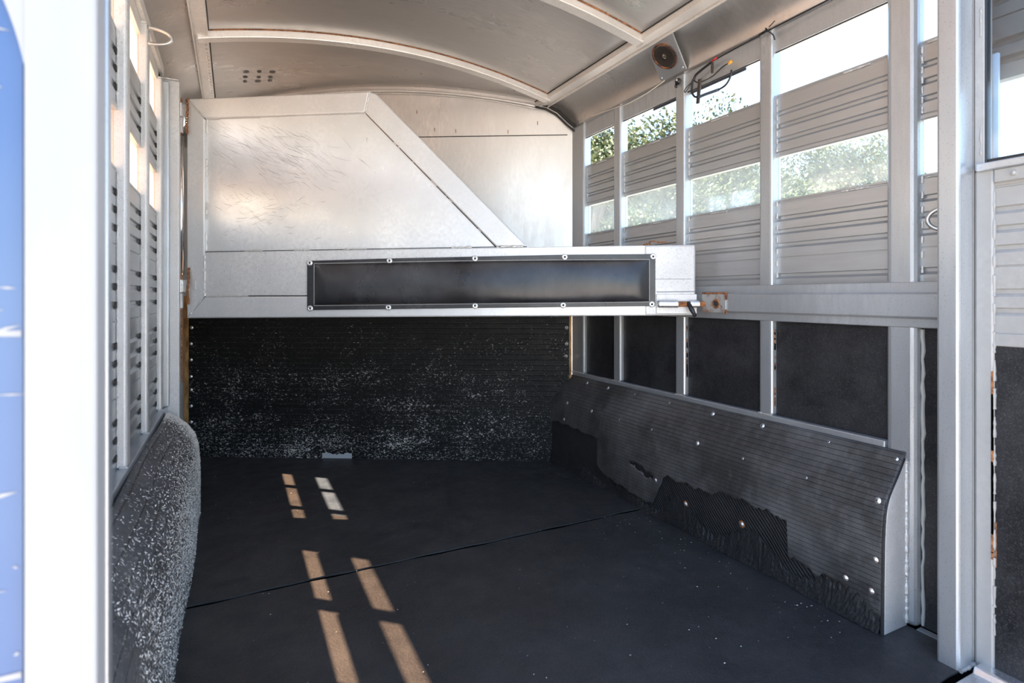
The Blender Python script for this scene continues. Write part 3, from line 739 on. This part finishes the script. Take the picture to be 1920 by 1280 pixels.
# latch
m = MB(); m.box(2.150, 2.322, -.007, -.002, .924, 1.009); lt = m.build('latch_plate', A_worn, gt, bevel=.002)
m = MB(); m.tube([(2.152, -.020, .966), (2.158, -.020, .966), (2.238, -.020, .966)], [.012, .0165, .0165], 18); m.build('latch_sleeve', A_bright, lt, smooth=False, bevel=.001)
m = MB(); m.tube([(2.288, -.020, .966), (2.328, -.020, .966)], .0165, 18); m.build('latch_sleeve', A_bright, lt, bevel=.001)
m = MB(); m.tube([(2.20, -.020, .966), (2.362, -.020, .966)], .0115, 14); m.tube([(2.36, -.02, .966), (2.372, -.02, .966)], .014, 14); m.tube([(2.372, -.02, .966), (2.405, -.02, .968)], .0045, 8); m.tube([(2.402, -.02, .968), (2.408, -.02, .968)], .008, 8)
m.build('rusty_bolt', RUST, lt)
m = MB(); m.tube([(2.281, -.026, .972), (2.290, -.046, .945), (2.300, -.056, .922)], [.009, .0105, .0075], 10); m.lathe([(0, .006), (.008, .004), (.009, 0)], Matrix.Translation((2.300, -.058, .921)) @ RX, 12); m.build('lever', BLACK, lt, smooth=True)
m = MB(); m.tube([(2.152, -.0028, 1.018), (2.316, -.0028, 1.020)], .0022, 6); weldline(m, (2.12, -.004, 1.074), (2.30, -.004, 1.074), .0008, .5); m.build('score_line', mat('grey_scuff', (.3, .32, .36), .3, .6), gt)
# bent wire clip on the top edge
m = MB(); m.tube(smooth_path([(2.095, .01, 1.222), (2.11, .0, 1.228), (2.125, .0, 1.224), (2.122, .0, 1.236), (2.14, .01, 1.240), (2.165, .015, 1.236), (2.20, .015, 1.236)]), .003, 8); m.build('wire_hook', RUST, gt, smooth=True)
# hinges, pins, chains, rod
def hinge(zt_, zb_):
    m = MB(); h = (zt_-zb_); a = zt_-.022; c = zb_+.018; md = (a+c)/2+.004
    m.tube([(-.029, -.004, a), (-.029, -.004, md+.001)], .0140, 16); m.box(-.014, .012, -.002, .010, md+.004, a-.004)
    hg = m.build('hinge_barrel', A_bright, gt, bevel=.001)
    m = MB(); m.tube([(-.029, -.004, md-.002), (-.029, -.004, c)], .0130, 16); m.box(-.052, -.030, -.006, .006, c+.002, md-.004); m.build('lower_barrel', A_worn, hg, bevel=.001)
    m = MB(); m.tube([(-.029, -.004, zt_), (-.029, -.004, zb_)], .009, 12); m.build('hinge_pin', RUST, hg)
    return hg
def chain(zt_, zb_, x, name='chain'):
    m = MB(); n_ = int((zt_-zb_)/.0105)
    for i in range(n_):
        z = zt_-(i+.5)*(zt_-zb_)/n_; r = .0082; xx = x+.003*math.sin(i*.5)
        ax = Vector((1, 0, 0)) if i % 2 else Vector((0, 1, 0))
        m.tube([Vector((xx, -.009, z))+ax*(.0055*math.cos(t*.785))+Vector((0, 0, r*math.sin(t*.785))) for t in range(8)], .0023, 5, True)
    m.lathe([(0, .004), (.005, .003), (.006, 0)], Matrix.Translation((x, -.002, zt_+.004)) @ RX, 8)
    return m.build(name, RUST, gt)
hinge(1.921, 1.742); hinge(1.100, .926); chain(1.912, 1.755, .008); chain(1.124, .965, .013)
m = MB(); m.tube([(-.027, 0, 1.745), (-.027, 0, 1.10)], .0115, 16); m.build('hinge_rod', CHROME, gt, smooth=True)
m = MB(); m.tube([(-.027, 0, .93), (-.027, 0, .60)], .006, 10); m.build('drop_rod', RUST, gt)
m = MB(); m.box(.030, .046, -.004, .001, 1.03, 1.075); m.build('strike_tab', A_worn, gt, bevel=.002)

# ------------------------------------------------------------------ tie rings
def ring(loc, ang, lab, h=.062, d=.06, nm=(-1, 0, 0)):
    N_ = Vector(nm); pts = [Vector((0, 0, h/2))-N_*.004]
    pts += [N_*(.008+d*math.sin(t/14*math.pi))*1.0+Vector((0, 0, h/2*math.cos(t/14*math.pi))) for t in range(15)]
    pts += [Vector((0, 0, -h/2))-N_*.004]
    m = MB(); m.tube(pts, .0062, 10); o = m.build('tie_ring', RINGM, smooth=True); o.location = loc; o.rotation_euler = (0, 0, ang)
    wd = MB(); wd.lathe([(0, .004), (.006, .003), (.009, 0)], Matrix.Translation((0, 0, h/2)) @ Vector(nm).to_track_quat('Z', 'Y').to_matrix().to_4x4(), 8)
    wd.lathe([(0, .004), (.006, .003), (.009, 0)], Matrix.Translation((0, 0, -h/2)) @ Vector(nm).to_track_quat('Z', 'Y').to_matrix().to_4x4(), 8); wd.build('weld', WELD, o)
    tag(o, lab, 'tie ring', 'welded tie rings'); return o
ring((1.790, .845, 1.218), 0, 'half-round metal tie ring on the right door post', .060, .040, (-.35, .9, 0))
ring((-.276, 2.375, 1.940), 0, 'half-round metal tie ring high on a left wall upright', .058, .062, (1, 0, 0))

# ------------------------------------------------------------------ speaker in the right cove
sp = empty('speaker', (1.757, 1.948, 2.098)); tag(sp, 'round speaker with rusty rim on a grey square plate under the roof', 'speaker')
ex = Vector((-.02, 1, .0)).normalized(); e2 = Vector((1.832-1.682, .055, 2.028-2.168)); 
nrm = Vector((-.68, 0, -.73)).normalized(); 
hx = .083
def spt(a, b, c=0): return Vector((0, hx*2*a, 0))+e2*b*1.0+nrm*c
m = MB(); co = [(-.5, -.5), (.5, -.5), (.5, .5), (-.5, .5)]
vs = [spt(a, b, .004) for a, b in co]+[spt(a, b, -.004) for a, b in co]
m.add(vs, [(0, 1, 2, 3), (7, 6, 5, 4), (0, 4, 5, 1), (1, 5, 6, 2), (2, 6, 7, 3), (3, 7, 4, 0)]); m.build('mount_plate', A_post, sp, bevel=.0015)
MS = nrm.to_track_quat('Z', 'Y').to_matrix().to_4x4()
RUSTD = mat('dark_rust', (.09, .04, .02), .4, .5); n = N(RUSTD); n.col(n.mix(n.ramp(n.noise(28, (1, 1, 1), 3), .42, .62), (.05, .03, .025), (.34, .13, .045)))
m = MB(); m.lathe([(.060, .004), (.064, .012), (.058, .014), (.055, .006)], MS, 40); m.build('rusty_rim', RUSTD, sp, smooth=True)
cone = mat('speaker_cone', (.20, .17, .15), .85, .28)
m = MB(); m.lathe([(.056, .009), (.048, .015), (.043, .006), (.037, .014), (.033, .005), (.028, .012), (.024, .004), (.019, .013), (.014, .006), (.009, .015), (0, .016)], MS, 40); m.build('cone', cone, sp, smooth=True)
m = MB()
for a, b in ((-.42, -.42), (.42, -.42), (.42, .42), (-.42, .42)): m.lathe([(0, .009), (.004, .008), (.005, .004)], Matrix.Translation(spt(a, b)) @ MS, 8)
m.build('screw', ZINC, sp)
# small dark camera
cm_ = empty('wall_camera', (1.822, 1.936, 1.985)); tag(cm_, 'small black camera on the upright below the speaker', 'camera')
RY = Matrix.Rotation(-math.pi/2, 4, 'Y')
m = MB(); m.lathe([(0, .014), (.008, .013), (.013, .008), (.015, 0)], RY, 18); m.build('housing', BLACK, cm_, smooth=True)
m = MB(); m.lathe([(0, .004), (.005, .003), (.0055, 0)], Matrix.Translation((-.012, -.002, .003)) @ RY, 12); m.build('lens', CHROME, cm_, smooth=True)
m = MB(); m.tube([(-.008, .004, -.010), (-.014, .002, -.026), (-.010, 0, -.031)], [.006, .006, .004], 10); m.build('bracket', BLACK, cm_, smooth=True)

# ------------------------------------------------------------------ wiring on the right wall
wx = 1.822
def wire(name, pts, r, mt, lab, cat='wire', par=None, k=6):
    o = MB().tube(smooth_path([(p[0] if len(p) == 3 else wx, p[-2], p[-1]) for p in pts], k), r, 8).build(name, mt, par, smooth=True)
    if lab: tag(o, lab, cat)
    return o
wire('black_cable', [(1.0+.82, .95, 2.02), (1.822, 1.25, 2.016), (1.812, 1.432, 2.008), (1.822, 1.54, 2.010), (1.822, 1.68, 2.004), (1.822, 1.735, 2.0)], .0028, BLACK, 'thin black cable run along the top of the right wall to the wire bundle', 'cable')
wire('white_wire', [(1.824, 2.03, 2.022), (1.815, 2.10, 2.004), (1.812, 2.18, 1.994), (1.815, 2.30, 1.993), (1.822, 2.40, 2.006), (1.828, 2.64, 2.03)], .0022, mat('cream_wire', (.75, .70, .6), 0, .5), 'thin cream wire sagging from the speaker towards the far corner', 'wire')
wb = empty('wire_bundle', (1.822, 1.78, 1.95)); tag(wb, 'taped bundle of black wires with connectors hanging beside the speaker', 'wire bundle')
def L_(pts): return [(0+(p[2] if len(p) > 2 else 0), p[0]-1.78, p[1]-1.95) for p in pts]
wire('taped_loom', L_([(1.735, 2.000), (1.77, 1.992), (1.80, 1.985), (1.830, 1.975), (1.842, 1.955)]), [.0045]*1 and .0055, BLACK, None, par=wb)
wire('loose_loop', L_([(1.842, 1.96, -.004), (1.845, 1.93, -.006), (1.843, 1.905, -.008), (1.825, 1.878, -.01), (1.795, 1.868, -.01)]), .0045, BLACK, None, par=wb)
wire('connector', L_([(1.800, 1.868, -.010), (1.765, 1.868, -.010), (1.73, 1.866, -.010), (1.69, 1.864, -.010)]), .0068, mat('slate_plastic', (.07, .09, .12), 0, .45), None, par=wb)
wire('lead_wire', L_([(1.69, 1.864, -.01), (1.655, 1.870, -.01), (1.633, 1.892, -.008), (1.628, 1.925, -.004)]), .0040, BLACK, None, par=wb)
wire('branch_wire', L_([(1.838, 1.955), (1.815, 1.938, -.004), (1.79, 1.932, -.006), (1.755, 1.930, -.008), (1.72, 1.935, -.006), (1.68, 1.952, -.004), (1.645, 1.960, -.002)]), .0030, BLACK, None, par=wb)
wire('orange_plug', L_([(1.647, 1.960), (1.630, 1.962)]), .0065, mat('orange_plastic', (.75, .38, .05), 0, .5), None, par=wb, k=2)
wire('red_splice', L_([(1.735, 2.0, -.003), (1.705, 2.006, -.003)]), .0042, mat('red_tape', (.5, .03, .03), 0, .5), None, par=wb, k=2)
wire('thin_loop', L_([(1.845, 1.955), (1.865, 1.945, -.004), (1.883, 1.935, -.006), (1.892, 1.925, -.006), (1.885, 1.918, -.006), (1.868, 1.93, -.006), (1.850, 1.953)]), .002, BLACK, None, par=wb)
m = MB(); m.box(-.014, -.006, -.005, .013, -.105, .0); cl = m.build('cable_clip', RUSTG, wb, bevel=.003); cl.rotation_euler = (.12, 0, 0); cl.location = (0, .01, -.005)
cl.data.materials[0] = mat('brown_black_plastic', (.045, .035, .03), 0, .5)
m = MB(); m.box(-.012, -.004, -.005, .006, -.0, .048); c2 = m.build('cable_clip', cl.data.materials[0], wb, bevel=.003); c2.location = (0, -.055, -.005)
m = MB(); m.tube(smooth_path([(1.822, 1.463, 2.016), (1.806, 1.455, 2.018), (1.806, 1.440, 1.998), (1.815, 1.43, 1.985), (1.820, 1.426, 1.965)]), .0028, 6)
m.tube([(1.812, 1.455, 2.015), (1.812, 1.490, 2.010)], .0022, 6); m.tube([(1.812, 1.445, 2.02), (1.812, 1.420, 2.032)], .0022, 6)
o = m.build('zip_tie', BLACK, smooth=True); tag(o, 'black zip tie holding the cable at the top of a right wall upright', 'cable tie')
# dark weather strip hanging in the upper window gaps
o = MB().prism([(1.868, 1.924), (1.872, 1.924), (1.872, 1.938), (1.868, 1.938)], 1.60, 2.16, 1).build('weather_strip', mat('grey_rubber_strip', (.06, .065, .08), 0, .5)); tag(o, 'loose dark rubber strip hanging along the top of the window gap near the speaker', 'rubber strip')

# ------------------------------------------------------------------ trees outside
LEAF = [mat('leaf_%s' % k, c, 0, .6) for k, c in (('yellow_green', (.12, .14, .045)), ('green', (.055, .085, .03)), ('pale', (.17, .17, .10)))]
for lm in LEAF: lm.node_tree.nodes['Principled BSDF'].inputs['Transmission Weight'].default_value = 0
BARK = mat('bark', (.12, .09, .07), 0, .9)
def tree_proto():
    root = empty('tree')
    m = MB(); m.tube([(0, 0, 0), (.05, .02, 1.2), (-.04, .05, 2.4), (.03, 0, 3.6)], [.16, .13, .09, .04], 8)
    tips = []
    for i in range(26):
        a = random.uniform(0, 6.28); z = random.uniform(1.0, 3.6); L = random.uniform(.9, 2.0)*(1.15-z/6)
        p1 = Vector((L*math.cos(a), L*math.sin(a), z+L*random.uniform(.2, .9)))
        m.tube([(0, 0, z), tuple(Vector((0, 0, z)).lerp(p1, .5)+Vector((0, 0, .12))), tuple(p1)], [.045, .028, .010], 5); tips.append(p1); tips.append(Vector((0, 0, z)).lerp(p1, .6))
    m.build('trunk', BARK, root)
    f = MB()
    for p in tips:
        rr_ = random.uniform(.35, .65)
        for i in range(600):
            v = Vector((random.gauss(0, 1), random.gauss(0, 1), random.gauss(0, .8))); v = v.normalized()*rr_*random.random()**.4; c = p+v
            L = random.uniform(.024, .050); n_ = Vector((random.gauss(0, 1), random.gauss(0, 1), random.gauss(.6, 1))).normalized(); t = n_.orthogonal().normalized(); b = n_.cross(t)
            f.cur = random.choice([0, 0, 1, 1, 2]); f.add([c-t*L, c+b*L*.5, c+t*L, c-b*L*.5], [(0, 1, 2, 3)])
    f.build('foliage', LEAF, root); return root
tp = tree_proto()
spots = [(7.66, 10.71, 1.21, 'leafy tree outside, seen through the gaps nearest the far corner'),
         (9.63, 11.40, 1.36, 'leafy tree outside with its top in the upper gap left of the speaker upright'),
         (11.13, 11.20, 1.36, 'leafy tree outside with its top just right of the speaker upright'),
         (9.65, 8.59, 0.97, 'leafy tree outside behind the hazy pane right of the gate latch'),
         (11.16, 8.40, 0.97, 'leafy tree outside at the left side of the last large hazy pane'),
         (14.22, 9.10, 1.12, 'round leafy tree outside at the middle of the last large hazy pane'),
         (14.11, 8.04, 0.90, 'low leafy tree outside beside the widest upright'),
         (12.62, 13.82, 1.35, 'distant leafy tree outside between the two nearest the speaker upright'),
         (14.47, 11.77, 1.12, 'distant leafy tree outside behind the third bay')]
for i, (x, y, s, lab) in enumerate(spots):
    o = tp if i == 0 else copy_tree(tp); o.location = (x, y, -.56); o.scale = (s*1.1, s*1.1, s*(1.09 if i != 5 else 1.22)); o.rotation_euler = (0, 0, i*1.7); tag(o, lab, 'tree', 'trees outside the right wall')
